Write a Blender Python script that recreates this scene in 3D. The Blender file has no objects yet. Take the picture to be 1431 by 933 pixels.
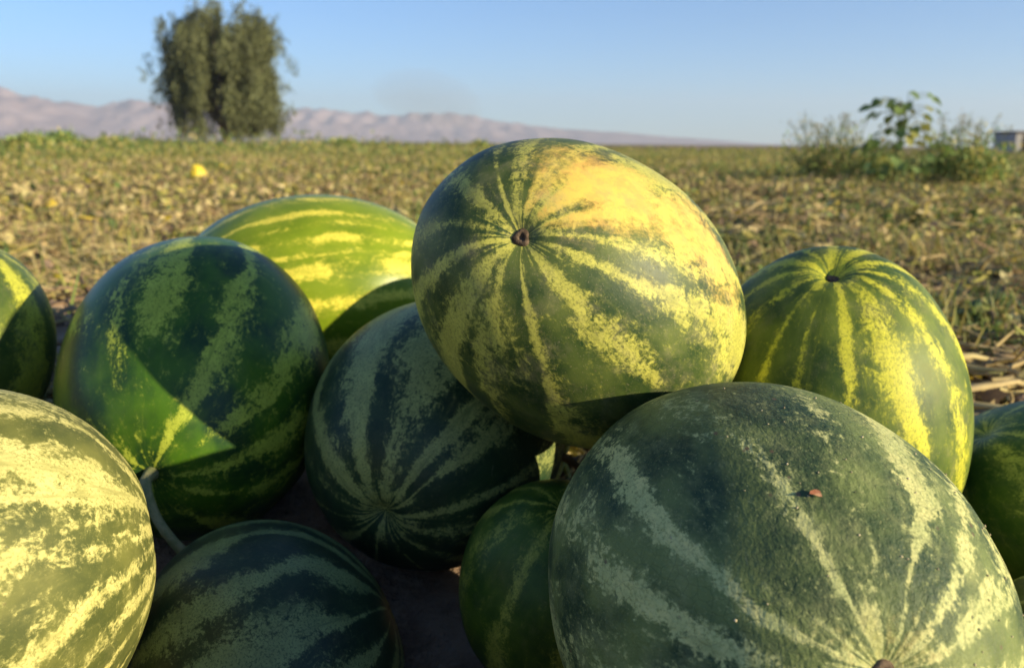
import bpy, math, random
import numpy as np
from mathutils import Matrix, Vector

sc = bpy.context.scene
C = sc.collection
rng = np.random.default_rng(11)
random.seed(11)

# ------------------------------------------------------------------ camera
F_PX, W_PX, H_PX = 1100.0, 1431.0, 933.0
CAM_H = 0.5064
pitch = math.atan((H_PX / 2 - 200.0) / F_PX)
roll = math.radians(0.5)
cd = bpy.data.cameras.new('camera')
cam = bpy.data.objects.new('camera', cd)
C.objects.link(cam)
sc.camera = cam
cd.sensor_width = 36.0
cd.lens = 36.0 * F_PX / W_PX
cd.clip_start = 0.01
cd.clip_end = 40000.0
cam.matrix_world = (Matrix.Translation((0, 0, CAM_H)) @
                    Matrix.Rotation(math.pi / 2 - pitch, 4, 'X') @ Matrix.Rotation(roll, 4, 'Z'))
cd.dof.use_dof = True
cd.dof.focus_distance = 0.56
cd.dof.aperture_fstop = 6.8

# ------------------------------------------------------------------ light
SUN_AZ, SUN_EL = math.radians(63.3), math.radians(16.0)   # azimuth from straight behind the camera towards the right
sdir = Vector((math.sin(SUN_AZ) * math.cos(SUN_EL), -math.cos(SUN_AZ) * math.cos(SUN_EL), math.sin(SUN_EL)))
sl = bpy.data.lights.new('sun', 'SUN')
sl.energy = 5.0
sl.angle = math.radians(0.55)
sl.color = (1.0, 0.85, 0.55)
sun = bpy.data.objects.new('sun', sl)
C.objects.link(sun)
sun.rotation_euler = (-sdir).to_track_quat('-Z', 'Y').to_euler()
sun.location = (6, -4, 5)

world = bpy.data.worlds.new('World')
sc.world = world
world.use_nodes = True
wn = world.node_tree
wn.nodes.clear()
sky = wn.nodes.new('ShaderNodeTexSky')
sky.sky_type = 'NISHITA'
sky.sun_disc = False
sky.sun_elevation = SUN_EL
sky.sun_rotation = math.atan2(sdir.x, sdir.y)
sky.altitude = 900
sky.air_density = 1.0
sky.dust_density = 0.0
sky.ozone_density = 6.0
bg = wn.nodes.new('ShaderNodeBackground')
bg.inputs[1].default_value = 0.094
wo = wn.nodes.new('ShaderNodeOutputWorld')
wn.links.new(sky.outputs[0], bg.inputs[0])
wn.links.new(bg.outputs[0], wo.inputs[0])
sc.view_settings.view_transform = 'Standard'
sc.view_settings.look = 'None'
sc.view_settings.gamma = 1.0
sc.view_settings.exposure = 1.05
sc.cycles.max_bounces = 6
sc.cycles.volume_bounces = 0


# ------------------------------------------------------------------ helpers
def tag(o, label=None, cat=None, group=None, kind=None):
    if label: o['label'] = label
    if cat: o['category'] = cat
    if group: o['group'] = group
    if kind: o['kind'] = kind
    return o


def fast_mesh(name, V, Fs, mat, parent=None, smooth=True, col=None, attrs=None):
    """V (n,3); Fs list of index arrays (m,3) / (m,4)"""
    me = bpy.data.meshes.new(name)
    V = np.asarray(V, np.float32)
    if not isinstance(Fs, list):
        Fs = [Fs]
    Fs = [np.asarray(f, np.int32) for f in Fs if len(f)]
    loops = np.concatenate([f.ravel() for f in Fs])
    tot = np.concatenate([np.full(len(f), f.shape[1], np.int32) for f in Fs])
    start = np.concatenate([[0], np.cumsum(tot)[:-1]]).astype(np.int32)
    me.vertices.add(len(V))
    me.vertices.foreach_set('co', V.ravel())
    me.loops.add(len(loops))
    me.loops.foreach_set('vertex_index', loops)
    me.polygons.add(len(tot))
    me.polygons.foreach_set('loop_start', start)
    me.polygons.foreach_set('loop_total', tot)
    me.polygons.foreach_set('use_smooth', np.full(len(tot), smooth, bool))
    if col is not None:
        a = me.attributes.new('tint', 'FLOAT_COLOR', 'POINT')
        c4 = np.ones((len(V), 4), np.float32)
        c4[:, :3] = col
        a.data.foreach_set('color', c4.ravel())
    for k, arr in (attrs or {}).items():
        arr = np.asarray(arr, np.float32)
        if arr.ndim == 1:
            me.attributes.new(k, 'FLOAT', 'POINT').data.foreach_set('value', arr)
        else:
            me.attributes.new(k, 'FLOAT_VECTOR', 'POINT').data.foreach_set('vector', arr.ravel())
    me.update(calc_edges=True)
    me.validate()
    me.materials.append(mat)
    o = bpy.data.objects.new(name, me)
    C.objects.link(o)
    if parent:
        o.parent = parent
    return o


def empty(name, loc):
    o = bpy.data.objects.new(name, None)
    o.empty_display_size = 0.05
    C.objects.link(o)
    o.location = loc
    return o


class Waves:
    """cheap smooth 3-D noise: a sum of random plane waves, about -1..1"""
    def __init__(self, scale, n=14, seed=0, octs=1, gain=0.5):
        r = np.random.default_rng(seed)
        self.k, self.p, self.w = [], [], []
        for o in range(octs):
            d = r.normal(size=(n, 3))
            d /= np.linalg.norm(d, axis=1)[:, None]
            d *= scale * 2 ** o * r.uniform(.6, 1.4, (n, 1)) * 2 * math.pi
            self.k.append(d)
            self.p.append(r.uniform(0, 2 * math.pi, n))
            self.w.append(gain ** o * math.sqrt(2.0 / n) * .7)

    def __call__(self, P):
        P = np.asarray(P, float)
        s = np.zeros(P.shape[:-1])
        for k, p, w in zip(self.k, self.p, self.w):
            for i in range(len(p)):
                s += w * np.sin(P @ k[i] + p[i])
        return s


def sm(a, b, x):
    t = np.clip((x - a) / (b - a), 0, 1)
    return t * t * (3 - 2 * t)


def tube(pts, rad, seg=7, cap=True):
    pts = np.asarray(pts, float)
    n = len(pts)
    rad = np.broadcast_to(np.asarray(rad, float), (n,))
    T = np.gradient(pts, axis=0)
    T /= np.linalg.norm(T, axis=1)[:, None] + 1e-12
    V = []
    a = np.array([0, 0, 1.0]) if abs(T[0, 2]) < .9 else np.array([1.0, 0, 0])
    for i in range(n):
        a = a - T[i] * (a @ T[i])
        a /= np.linalg.norm(a)
        b = np.cross(T[i], a)
        for s in range(seg):
            t = 2 * math.pi * s / seg
            V.append(pts[i] + rad[i] * (a * math.cos(t) + b * math.sin(t)))
    Fq = [[i * seg + s, i * seg + (s + 1) % seg, (i + 1) * seg + (s + 1) % seg, (i + 1) * seg + s]
          for i in range(n - 1) for s in range(seg)]
    Ft = []
    if cap:
        V += [pts[0], pts[-1]]
        c0, c1 = n * seg, n * seg + 1
        Ft = [[c0, (s + 1) % seg, s] for s in range(seg)] + \
             [[c1, (n - 1) * seg + s, (n - 1) * seg + (s + 1) % seg] for s in range(seg)]
    return np.array(V), np.array(Fq), np.array(Ft).reshape(-1, 3)


class Collect:
    """joins many little pieces (quads and triangles with a colour each) into one mesh"""
    def __init__(self):
        self.V, self.Q, self.T, self.K, self.n = [], [], [], [], 0

    def add(self, V, Q=None, T=None, col=(.5, .5, .5)):
        V = np.asarray(V, float)
        self.V.append(V)
        if Q is not None and len(Q): self.Q.append(np.asarray(Q) + self.n)
        if T is not None and len(T): self.T.append(np.asarray(T) + self.n)
        self.K.append(np.broadcast_to(np.asarray(col, float), (len(V), 3)))
        self.n += len(V)

    def inst(self, tv, tq, tt, pos, R, S, col):
        """tv (k,3) template; pos (N,3); R (N,3,3); S (N,) or (N,3); col (N,3)"""
        N, k = len(pos), len(tv)
        if N == 0: return
        S = np.asarray(S, float)
        if S.ndim == 1: S = np.repeat(S[:, None], 3, 1)
        V = np.einsum('nij,nkj->nki', R, tv[None] * S[:, None, :]) + pos[:, None, :]
        off = (np.arange(N) * k)[:, None, None]
        self.add(V.reshape(-1, 3),
                 (np.asarray(tq)[None] + off).reshape(-1, 4) if tq is not None and len(tq) else None,
                 (np.asarray(tt)[None] + off).reshape(-1, 3) if tt is not None and len(tt) else None,
                 np.repeat(np.asarray(col), k, 0))

    def build(self, name, mat, parent=None, smooth=True):
        Fs = []
        if self.Q: Fs.append(np.concatenate(self.Q))
        if self.T: Fs.append(np.concatenate(self.T))
        return fast_mesh(name, np.concatenate(self.V), Fs, mat, parent, smooth, np.concatenate(self.K))


def rot_zyx(yaw, pit, rol):
    cy, sy, cp, sp, cr, sr = np.cos(yaw), np.sin(yaw), np.cos(pit), np.sin(pit), np.cos(rol), np.sin(rol)
    R = np.empty((len(yaw), 3, 3))
    R[:, 0, 0] = cy * cp; R[:, 0, 1] = cy * sp * sr - sy * cr; R[:, 0, 2] = cy * sp * cr + sy * sr
    R[:, 1, 0] = sy * cp; R[:, 1, 1] = sy * sp * sr + cy * cr; R[:, 1, 2] = sy * sp * cr - cy * sr
    R[:, 2, 0] = -sp;     R[:, 2, 1] = cp * sr;                R[:, 2, 2] = cp * cr
    return R


# ------------------------------------------------------------------ materials
class NT:
    def __init__(self, name):
        self.m = bpy.data.materials.new(name)
        self.m.use_nodes = True
        self.t = self.m.node_tree
        self.t.nodes.clear()

    def n(self, typ, **kw):
        nd = self.t.nodes.new(typ)
        for k, v in kw.items():
            setattr(nd, k, v)
        return nd

    def set(self, sock, v):
        if isinstance(v, bpy.types.NodeSocket):
            self.t.links.new(v, sock)
        else:
            if sock.type == 'RGBA' and len(v) == 3: v = (*v, 1)
            sock.default_value = v

    def math(self, op, a, b=None, c=None, clamp=False):
        nd = self.n('ShaderNodeMath', operation=op, use_clamp=clamp)
        self.set(nd.inputs[0], a)
        if b is not None: self.set(nd.inputs[1], b)
        if c is not None: self.set(nd.inputs[2], c)
        return nd.outputs[0]

    def noise(self, vec, scale, detail=2, rough=.5, dist=0.0):
        nd = self.n('ShaderNodeTexNoise')
        if vec is not None: self.set(nd.inputs['Vector'], vec)
        nd.inputs['Scale'].default_value = scale
        nd.inputs['Detail'].default_value = detail
        nd.inputs['Roughness'].default_value = rough
        nd.inputs['Distortion'].default_value = dist
        return nd.outputs[0]

    def voronoi(self, vec, scale, feature='F1'):
        nd = self.n('ShaderNodeTexVoronoi', feature=feature)
        self.set(nd.inputs['Vector'], vec)
        nd.inputs['Scale'].default_value = scale
        return nd.outputs['Distance']

    def mix(self, f, a, b, blend='MIX'):
        nd = self.n('ShaderNodeMix', data_type='RGBA', blend_type=blend)
        self.set(nd.inputs[0], f)
        self.set(nd.inputs[6], a)
        self.set(nd.inputs[7], b)
        return nd.outputs[2]

    def step(self, x, lo, hi):
        nd = self.n('ShaderNodeMapRange', interpolation_type='SMOOTHSTEP')
        self.set(nd.inputs[0], x)
        nd.inputs[1].default_value = lo
        nd.inputs[2].default_value = hi
        return nd.outputs[0]

    def attr(self, name):
        return self.n('ShaderNodeAttribute', attribute_name=name)

    def vscale(self, v, s):
        nd = self.n('ShaderNodeVectorMath', operation='MULTIPLY')
        self.set(nd.inputs[0], v)
        nd.inputs[1].default_value = s
        return nd.outputs[0]

    def bump(self, h, strength=.3, dist=.01, normal=None):
        nd = self.n('ShaderNodeBump')
        nd.inputs['Strength'].default_value = strength
        nd.inputs['Distance'].default_value = dist
        self.set(nd.inputs['Height'], h)
        if normal is not None: self.set(nd.inputs['Normal'], normal)
        return nd.outputs[0]

    def out(self, col, rough=.6, normal=None, spec=.5, sub=None, trans=None):
        p = self.n('ShaderNodeBsdfPrincipled')
        self.set(p.inputs['Base Color'], col)
        self.set(p.inputs['Roughness'], rough)
        self.set(p.inputs['Specular IOR Level'], spec)
        if normal is not None: self.set(p.inputs['Normal'], normal)
        o = self.n('ShaderNodeOutputMaterial')
        sh = p.outputs[0]
        if trans:
            tr = self.n('ShaderNodeBsdfTranslucent')
            self.set(tr.inputs[0], col)
            mx = self.n('ShaderNodeMixShader')
            mx.inputs[0].default_value = trans
            self.t.links.new(sh, mx.inputs[1])
            self.t.links.new(tr.outputs[0], mx.inputs[2])
            sh = mx.outputs[0]
        self.t.links.new(sh, o.inputs[0])
        self.p = p
        return self.m


def rind_material(name, dark, mid, pale, spotc=(.62, .40, .10), rough=.34, edge=1.0, dust=.25, crack=0.0,
                  scabs=0.0, seed=0.0, dustc=(.34, .28, .17), paler=None, soft=.21):
    g = NT(name)
    rv = g.attr('rind').outputs['Vector']
    off = g.n('ShaderNodeVectorMath', operation='ADD')
    g.set(off.inputs[0], rv)
    off.inputs[1].default_value = (seed * 3.7, seed * 1.3, seed * 2.1)
    v = off.outputs[0]
    fb = g.noise(g.attr('fibre').outputs['Vector'], 9, 5, .7, .2)
    st = g.attr('stripe').outputs['Fac']
    sp = g.attr('spot').outputs['Fac']
    n1 = g.noise(v, 10, 7, .72, .8)
    n2 = g.noise(v, 42, 3, .65, .3)
    n3 = g.noise(v, 3.0, 3, .55)
    e = g.math('ADD', g.math('MULTIPLY', g.math('SUBTRACT', n1, .5), 1.9 * edge),
               g.math('MULTIPLY', g.math('SUBTRACT', n2, .5), 1.0 * edge))
    e = g.math('ADD', e, g.math('MULTIPLY', g.math('SUBTRACT', fb, .5), .9 * edge))
    x = g.math('ADD', st, e)
    mask = g.step(x, .5 - soft, .5 + soft)
    halo = g.step(x, .22 - .8 * soft, .58)
    # dark speckles and fine net inside the pale bands
    fine = g.noise(v, 70, 3, .7)
    speck = g.math('MULTIPLY', g.step(fine, .47, .66), .62)
    speck = g.math('MAXIMUM', speck, g.math('MULTIPLY', g.step(fb, .54, .70), .55))
    base = g.mix(g.step(n3, .36, .66), dark, mid)
    base = g.mix(g.math('MULTIPLY', g.step(g.noise(v, 26, 4, .7), .42, .75), .28), base, mid)
    base = g.mix(g.math('MULTIPLY', halo, .50), base, tuple(.55 * a + .45 * b for a, b in zip(mid, pale)))
    pl = g.mix(g.step(g.noise(v, 7, 3, .6), .35, .7), pale, paler or tuple(min(1, c * 1.25) for c in pale))
    pl = g.mix(speck, pl, mid)
    fl = g.math('MULTIPLY', g.step(g.noise(v, 55, 4, .75, .5), .56, .66), g.step(g.math('ADD', st, g.math('MULTIPLY', g.math('SUBTRACT', n1, .5), 1.6)), .02, .42))
    base = g.mix(g.math('MULTIPLY', fl, .70), base, tuple(.35 * a + .65 * b for a, b in zip(mid, pale)))
    base = g.mix(g.math('MULTIPLY', g.step(fb, .52, .75), .35), base, tuple(.75 * a + .25 * b for a, b in zip(mid, pale)))
    col = g.mix(mask, base, pl)
    # the yellow ground spot
    sx = g.math('ADD', sp, g.math('MULTIPLY', e, .55))
    smask = g.step(sx, .22, .95)
    spc = g.mix(g.step(g.noise(v, 9, 5, .7), .42, .62), spotc, tuple(c * f for c, f in zip(spotc, (.96, .80, .95))))
    col = g.mix(g.math('MULTIPLY', smask, .95), col, spc)
    # dust and dry soil film, scratches, scabs
    d1 = g.step(g.noise(v, 5.5, 6, .72), .46, .74)
    d2 = g.step(g.noise(v, 90, 2, .6), .60, .74)
    df = g.math('MULTIPLY', g.math('ADD', g.math('MULTIPLY', d1, .8), g.math('MULTIPLY', d2, .9)), dust, clamp=True)
    col = g.mix(df, col, dustc)
    scr = g.noise(g.vscale(v, (3, 26, 5)), 2.6, 3, .6)
    col = g.mix(g.math('MULTIPLY', g.step(scr, .70, .76), .28), col, (.36, .34, .22))
    pit = g.voronoi(v, 11)
    pm = g.math('MULTIPLY', g.step(pit, .085 + .05 * scabs, .05 + .03 * scabs), g.step(g.noise(v, 4.0, 1), .52, .60))
    col = g.mix(g.math('MULTIPLY', pm, max(scabs, .25)), col, (.13, .085, .05))
    h = g.math('ADD', g.math('MULTIPLY', n2, .25), g.math('MULTIPLY', d2, .7 * dust + .1))
    nm = g.bump(h, .16, .004)
    if crack > 0:
        nm = g.bump(g.noise(v, 34, 4, .6), .32, .006, nm)
    if crack > 0:
        ce = g.voronoi(g.mix(.06, v, g.n('ShaderNodeTexNoise').outputs[1]), 25, 'DISTANCE_TO_EDGE')
        cm = g.step(ce, .055, .0)
        cl = g.math('MULTIPLY', cm, g.step(g.noise(v, 2.2, 2), .40, .62))
        col = g.mix(g.math('MULTIPLY', cl,   .34 * crack), col, tuple(c * .6 for c in dark))
        nm = g.bump(g.math('MULTIPLY', cl, -1.0),   .14 * crack, .003, nm)
    rgh = g.math('ADD', rough + .08, g.math('MULTIPLY', df, .45), clamp=True)
    m = g.out(col, rgh, nm, .27)
    return m


def simple_mat(name, c1, c2, scale=30, rough=.7, bump=.3, bd=.003, spec=.3, trans=None):
    g = NT(name)
    tc = g.n('ShaderNodeTexCoord').outputs['Object']
    n = g.noise(tc, scale, 5, .65)
    col = g.mix(g.step(n, .35, .68), c1, c2)
    return g.out(col, rough, g.bump(n, bump, bd), spec, trans=trans)


def tint_mat(name, rough=.7, trans=.25, var=.25, scale=60, spec=.25):
    g = NT(name)
    t = g.attr('tint').outputs['Color']
    tc = g.n('ShaderNodeTexCoord').outputs['Object']
    n = g.noise(tc, scale, 3, .6)
    f = g.math('ADD', 1 - var, g.math('MULTIPLY', n, var * 2))
    col = g.mix(1.0, t, f, 'MULTIPLY')
    return g.out(col, rough, None, spec, trans=trans)


MAT = {}
MAT['dryleaf'] = tint_mat('dry plant', .75, .22)
MAT['leaf'] = tint_mat('green plant', .55, .28, spec=.35)
MAT['clod'] = tint_mat('soil clod', .95, None, .35, 90, .1)
MAT['bark'] = simple_mat('bark', (.10, .075, .05), (.20, .16, .11), 8, .9, .6, .05)
MAT['scar'] = simple_mat('blossom scar', (.05, .032, .02), (.16, .11, .07), 160, .85, .7, .002)
MAT['peduncle'] = simple_mat('melon stem', (.20, .22, .09), (.36, .33, .17), 90, .7, .5, .001)
MAT['vine'] = simple_mat('fuzzy vine', (.30, .34, .08), (.52, .52, .20), 180, .7, .8, .0015)

# ------------------------------------------------------------------ ground
relief = Waves(.55, 10, 3, 4, .55)
MOUNDS = [(.178, .515, .11, .036), (-.222, .638, .10, -.07), (-.13, .33, .10, -.05)]


def ground_z(x, y):
    x = np.asarray(x, float); y = np.asarray(y, float)
    r = np.hypot(x, y)
    z = .06 * sm(.7, 1.0, y) * sm(.1, -.2, x) * sm(2.4, 1.6, y) * sm(-2.6, -1.4, x)
    for mx, my, s, hh in MOUNDS:
        z = z + hh * np.exp(-((x - mx) ** 2 + (y - my) ** 2) / (2 * s * s))
    P = np.stack([x, y, x * 0], -1)
    near = sm(1.15, 1.9, r)
    far = sm(60, 12, r)
    z = z + near * far * .022 * relief(P)
    z = z + far * near * .02 * np.sin(x * 3.2 + y * .9) * sm(2.5, 4, r)
    return z


def make_ground():
    rads = np.concatenate([np.linspace(.02, 3.4, 120), np.geomspace(3.45, 5200, 110)])
    ang = np.linspace(0, 2 * math.pi, 361)[:-1]
    # finer towards the view
    ang = np.sort(np.concatenate([ang, np.radians(np.linspace(45, 135, 271)) + .003]))
    A, Rr = np.meshgrid(ang, rads)
    X, Y = Rr * np.cos(A), Rr * np.sin(A)
    Z = ground_z(X, Y)
    V = np.stack([X, Y, Z], -1).reshape(-1, 3)
    nr, na = A.shape
    i = np.arange(nr - 1)[:, None] * na
    j = np.arange(na)[None]
    j2 = (j + 1) % na
    Q = np.stack([i + j, i + na + j, i + na + j2, i + j2], -1).reshape(-1, 4)[:, ::-1]
    V = np.vstack([V, [0, 0, float(ground_z(0, 0))]])
    T = np.stack([np.full(na, len(V) - 1), np.arange(na), (np.arange(na) + 1) % na], -1)
    g = NT('dry field soil')
    tc = g.n('ShaderNodeTexCoord').outputs['Object']
    n1 = g.noise(tc, .35, 4, .6)
    n2 = g.noise(tc, 9, 6, .7)
    n3 = g.noise(tc, 60, 4, .7)
    c = g.mix(g.step(n2, .35, .65), (.19, .125, .085), (.36, .26, .185))
    c = g.mix(g.math('MULTIPLY', g.step(n3, .5, .7), .4), c, (.42, .32, .23))
    # plant litter colours the soil in patches
    c = g.mix(g.math('MULTIPLY', g.step(n1, .42, .62), .45), c, (.23, .20, .075))
    h = g.math('ADD', n2, g.math('MULTIPLY', n3, .35))
    m = g.out(c, .95, g.bump(h, .8, .03), .1)
    o = fast_mesh('ground', V, [Q, T], m)
    tag(o, kind='structure')


make_ground()


# ------------------------------------------------------------------ mountains
def make_mountains():
    prof = [(-900, 40), (-600, 55), (-300, 48), (-120, 60), (0, 62), (25, 68), (60, 57), (100, 50), (150, 48), (200, 54), (240, 51),
            (330, 44), (400, 41), (440, 44), (500, 38), (560, 35), (640, 36), (700, 29), (780, 21), (860, 17), (950, 11),
            (1050, 4), (1150, 1.5), (1400, 2), (2200, 6)]
    px = np.array([p[0] for p in prof], float)
    ph = np.array([p[1] for p in prof], float) - 1.0
    az = np.radians(np.linspace(-58, 56, 900))
    xp = 715.5 + 1100 * np.tan(np.clip(az, -1.0, 1.0))
    ridge = np.interp(xp, px, ph) / 1100.0
    nf = Waves(.9, 10, 21, 5, .58)
    ring = np.linspace(0, 1, 60)
    R0, R1 = 2900.0, 4700.0
    t = ring[:, None]
    r = R0 + (R1 - R0) * t
    X, Y = r * np.sin(az)[None], r * np.cos(az)[None]
    base = sm(0.0, .62, t) ** 1.25 * sm(1.35, .66, t)
    dist = 4000.0
    hmax = ridge[None] * dist * np.cos(az)[None]
    P = np.stack([X / 900, Y / 900, X * 0], -1)
    n = nf(P)
    gul = 1 - np.abs(np.clip(nf(P * 1.9 + 7), -1, 1))
    Z = hmax * (base + .12 * n * base * (1 - .5 * base) - .22 * base * (1 - gul) * (1.15 - base)) - 3
    fine = Waves(9, 12, 5)
    Z += hmax * .055 * fine(np.stack([X / 900, Y / 900, X * 0], -1)) * base
    V = np.stack([X, Y, Z], -1).reshape(-1, 3)
    na = len(az)
    i = np.arange(len(ring) - 1)[:, None] * na
    j = np.arange(na - 1)[None]
    Q = np.stack([i + j, i + j + 1, i + na + j + 1, i + na + j], -1).reshape(-1, 4)
    g = NT('bare mountain rock')
    tc = g.n('ShaderNodeTexCoord').outputs['Object']
    n = g.noise(tc, .006, 6, .65)
    c = g.mix(g.step(n, .35, .65), (.30, .21, .205), (.44, .325, .31))
    o = fast_mesh('mountains', V, Q, g.out(c, .95, None, .05))
    tag(o, kind='structure')


make_mountains()

# ------------------------------------------------------------------ watermelons
TAU = 2 * math.pi
G1 = dict(dark=(.012, .036, .014), mid=(.026, .062, .020), pale=(.21, .27, .085))
# key: centre, long axis, half length, half width, pole direction
SHAPE = {
    'top': ((0.068, 0.738, 0.362), (-0.707, -0.453, 0.542), 0.180, 0.135, (-0.291, -0.858, 0.424)),
    'centre': ((-0.086, 0.891, 0.174), (-0.227, -0.957, -0.182), 0.181, 0.150, (-0.238, -0.958, -0.162)),
    'left': ((-0.386, 0.931, 0.214), (0.117, -0.678, -0.726), 0.192, 0.157, (0.046, -0.983, -0.180)),
    'back': ((-0.316, 1.270, 0.260), (0.975, 0.223, -0.022), 0.230, 0.164, (-0.937, -0.312, -0.156)),
    'right': ((0.343, 0.829, 0.202), (0.0, 0.001, 1.0), 0.202, 0.147, (-0.143, -0.307, 0.941)),
    'front_right': ((0.177, 0.515, 0.192), (0.101, -0.986, 0.133), 0.195, 0.148, (0.035, -0.925, 0.378)),
    'front_left': ((-0.440, 0.508, 0.168), (0.746, -0.079, 0.662), 0.194, 0.150, (-0.85, -0.40, -0.12)),
    'left_edge': ((-0.765, 0.968, 0.222), (0.553, 0.307, 0.775), 0.181, 0.149, (0.42, 0.10, 0.90)),
    'shaded': ((-0.222, 0.638, 0.042), (-0.631, 0.753, 0.187), 0.143, 0.1155, (-0.90, -0.22, -0.36)),
    'low': ((0.040, 0.690, 0.086), (0.05, 0.22, 0.97), 0.104, 0.090, (0.1, -0.3, 0.949)),
    'behind': ((-0.020, 1.190, 0.100), (-0.131, -0.232, 0.964), 0.112, 0.100, (0.101, -0.504, 0.858)),
    'right_edge': ((0.618, 0.775, 0.117), (0.535, -0.844, 0.044), 0.164, 0.130, (-0.701, 0.213, 0.681)),
    'corner': ((0.500, 0.600, 0.072), (-0.901, 0.306, -0.308), 0.085, 0.078, (0.3, -0.5, 0.8)),
    'foot': ((-0.130, 0.330, 0.068), (0.8, 0.5, 0.1), 0.135, 0.118, (0.8, 0.5, 0.1)),  # unseen melon, added to darken the gaps between the lower melons
    'below': ((0.130, 0.165, 0.118), (-0.710, 0.618, 0.337), 0.155, 0.134, (1.0, 0.0, 0.0)),  # unseen melon, added in front to keep sky light off the heap
    'rear': ((0.150, 1.000, 0.280), (0.2, 0.1, 0.97), 0.126, 0.118, (0.3, 0.2, 0.93)),  # unseen melon, added to throw a shadow on the back melon
    'hidden': ((-0.540, 1.501, 0.194), (0.986, -0.128, -0.109), 0.165, 0.140, (1.0, 0.0, 0.0)),
}


def regular(n, w, s, seed, jit=.25):
    r = np.random.default_rng(seed)
    return [((i + r.uniform(-jit, jit)) / n % 1, w * r.uniform(.75, 1.3), s * r.uniform(.75, 1.05)) for i in range(n)]


def make_melon(key, label, stripes, mat, seed, res=(224, 112), brk=.35, brk_scale=.55, wig=.018, spot=None, lump=.008,
               dimple=.035, polerays=.6, polefade=0.0, group=None, brk_rng=(-.5, .45)):
    c, ax, a, b, k = SHAPE[key]
    c = np.array(c); ax = np.array(ax); k = np.array(k)
    ax = ax / np.linalg.norm(ax); k = k / np.linalg.norm(k)
    up = np.array([0, 0, 1.0]) if abs(k[2]) < .9 else np.array([0, 1.0, 0])
    e1 = up - k * (up @ k); e1 /= np.linalg.norm(e1)
    e2 = np.cross(k, e1)
    na, nl = res
    # rings are crowded towards the poles so that the rays there stay sharp
    tt = np.linspace(0, 1, nl + 1)[1:-1]
    phi = math.pi * (tt - .10 * np.sin(TAU * tt) / TAU * 2)
    th = np.arange(na) / na
    PH, TH = np.meshgrid(phi, th, indexing='ij')
    PH = np.concatenate([[1e-4], PH.ravel(), [math.pi - 1e-4]])
    TH = np.concatenate([[0], TH.ravel(), [0]])
    q = np.stack([np.sin(PH) * np.cos(TAU * TH), np.sin(PH) * np.sin(TAU * TH), np.cos(PH)], -1)
    # shape
    rr = 1 + lump * Waves(.28, 10, seed)(q) + lump * .35 * Waves(.9, 10, seed + 1)(q)
    rr += .0030 * np.cos(TAU * 9 * TH + 2 * Waves(.3, 6, seed + 2)(q)) * np.sin(PH)
    rr -= dimple * (np.exp(-(PH / .10) ** 2) + .6 * np.exp(-(PH / .24) ** 2))
    rr -= dimple * .7 * np.exp(-((math.pi - PH) / .16) ** 2)
    u = (q[:, :1] * e1 + q[:, 1:2] * e2 + q[:, 2:] * k) * rr[:, None]
    loc = b * u + (a - b) * (u @ ax)[:, None] * ax
    # stripe field
    w1, w2 = Waves(.5, 10, seed + 5), Waves(1.6, 10, seed + 6)
    thw = TH + wig * w1(q) + wig * .45 * w2(q)
    field = np.zeros(len(q))
    for i, (t0, w, s) in enumerate(stripes):
        if isinstance(t0, (list, tuple)):
            t0 = np.interp(PH, [p[0] for p in t0], [p[1] for p in t0])
        d = np.abs((thw - t0 + .5) % 1 - .5)
        wv = w * (1 + .55 * Waves(.9, 8, seed + 20 + i)(q))
        f = .93 * s * np.exp(-(d / np.maximum(wv * 1.08, .004)) ** 2 * 1.0)
        f *= 1 - brk * (1 - sm(*brk_rng, Waves(brk_scale, 8, seed + 60 + i)(q)))
        field = np.maximum(field, f)
    # thin pale rays round the pole
    rays = np.abs(np.sin(TAU * (TH * 11.5) + 3 * np.sin(TAU * TH * 3 + seed)))
    field = np.maximum(field, polerays * sm(.55, .98, rays) * sm(.42, .06, PH))
    field = field * (1 - polefade * sm(.3, .0, PH))
    sp = np.zeros(len(q))
    for (t0, p0, rad, s) in (spot or []):
        d0 = np.array([math.sin(p0) * math.cos(TAU * t0), math.sin(p0) * math.sin(TAU * t0), math.cos(p0)])
        ang = np.arccos(np.clip(q @ d0, -1, 1)) * (1 + .22 * w2(q) + .15 * w1(q))
        sp = np.maximum(sp, s * sm(rad * 1.45, rad * .35, ang))
    sp = sp * (1 - .55 * sm(.62, .25, PH) * (1 - sm(.3, .8, np.abs(np.sin(TAU * TH * 7)))))
    idx = lambda i, j: 1 + i * na + (j % na)
    I, J = np.meshgrid(np.arange(len(phi) - 1), np.arange(na), indexing='ij')
    Q = np.stack([idx(I, J), idx(I + 1, J), idx(I + 1, J + 1), idx(I, J + 1)], -1).reshape(-1, 4)
    j = np.arange(na)
    T = np.concatenate([np.stack([j * 0, idx(0, j), idx(0, j + 1)], -1),
                        np.stack([j * 0 + len(q) - 1, idx(len(phi) - 1, j + 1), idx(len(phi) - 1, j)], -1)])
    o = fast_mesh('watermelon', loc, [Q, T], mat, attrs=dict(rind=q, stripe=field, spot=sp, fibre=np.stack([np.cos(TAU * TH), np.sin(TAU * TH), .30 * PH], -1)))
    o.location = c
    tag(o, label, 'watermelon', group or 'watermelons heaped on the field')

    def at(t0, p0, lift=0.0):
        d0 = math.sin(p0) * (math.cos(TAU * t0) * e1 + math.sin(TAU * t0) * e2) + math.cos(p0) * k
        i = int(np.argmax(q @ np.array([math.sin(p0) * math.cos(TAU * t0), math.sin(p0) * math.sin(TAU * t0), math.cos(p0)])))
        n = d0 / b + (1 / a - 1 / b) * (d0 @ ax) * ax
        n /= np.linalg.norm(n)
        return loc[i] + n * lift, n
    o_at = at
    return o, o_at, (e1, e2, k)


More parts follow.
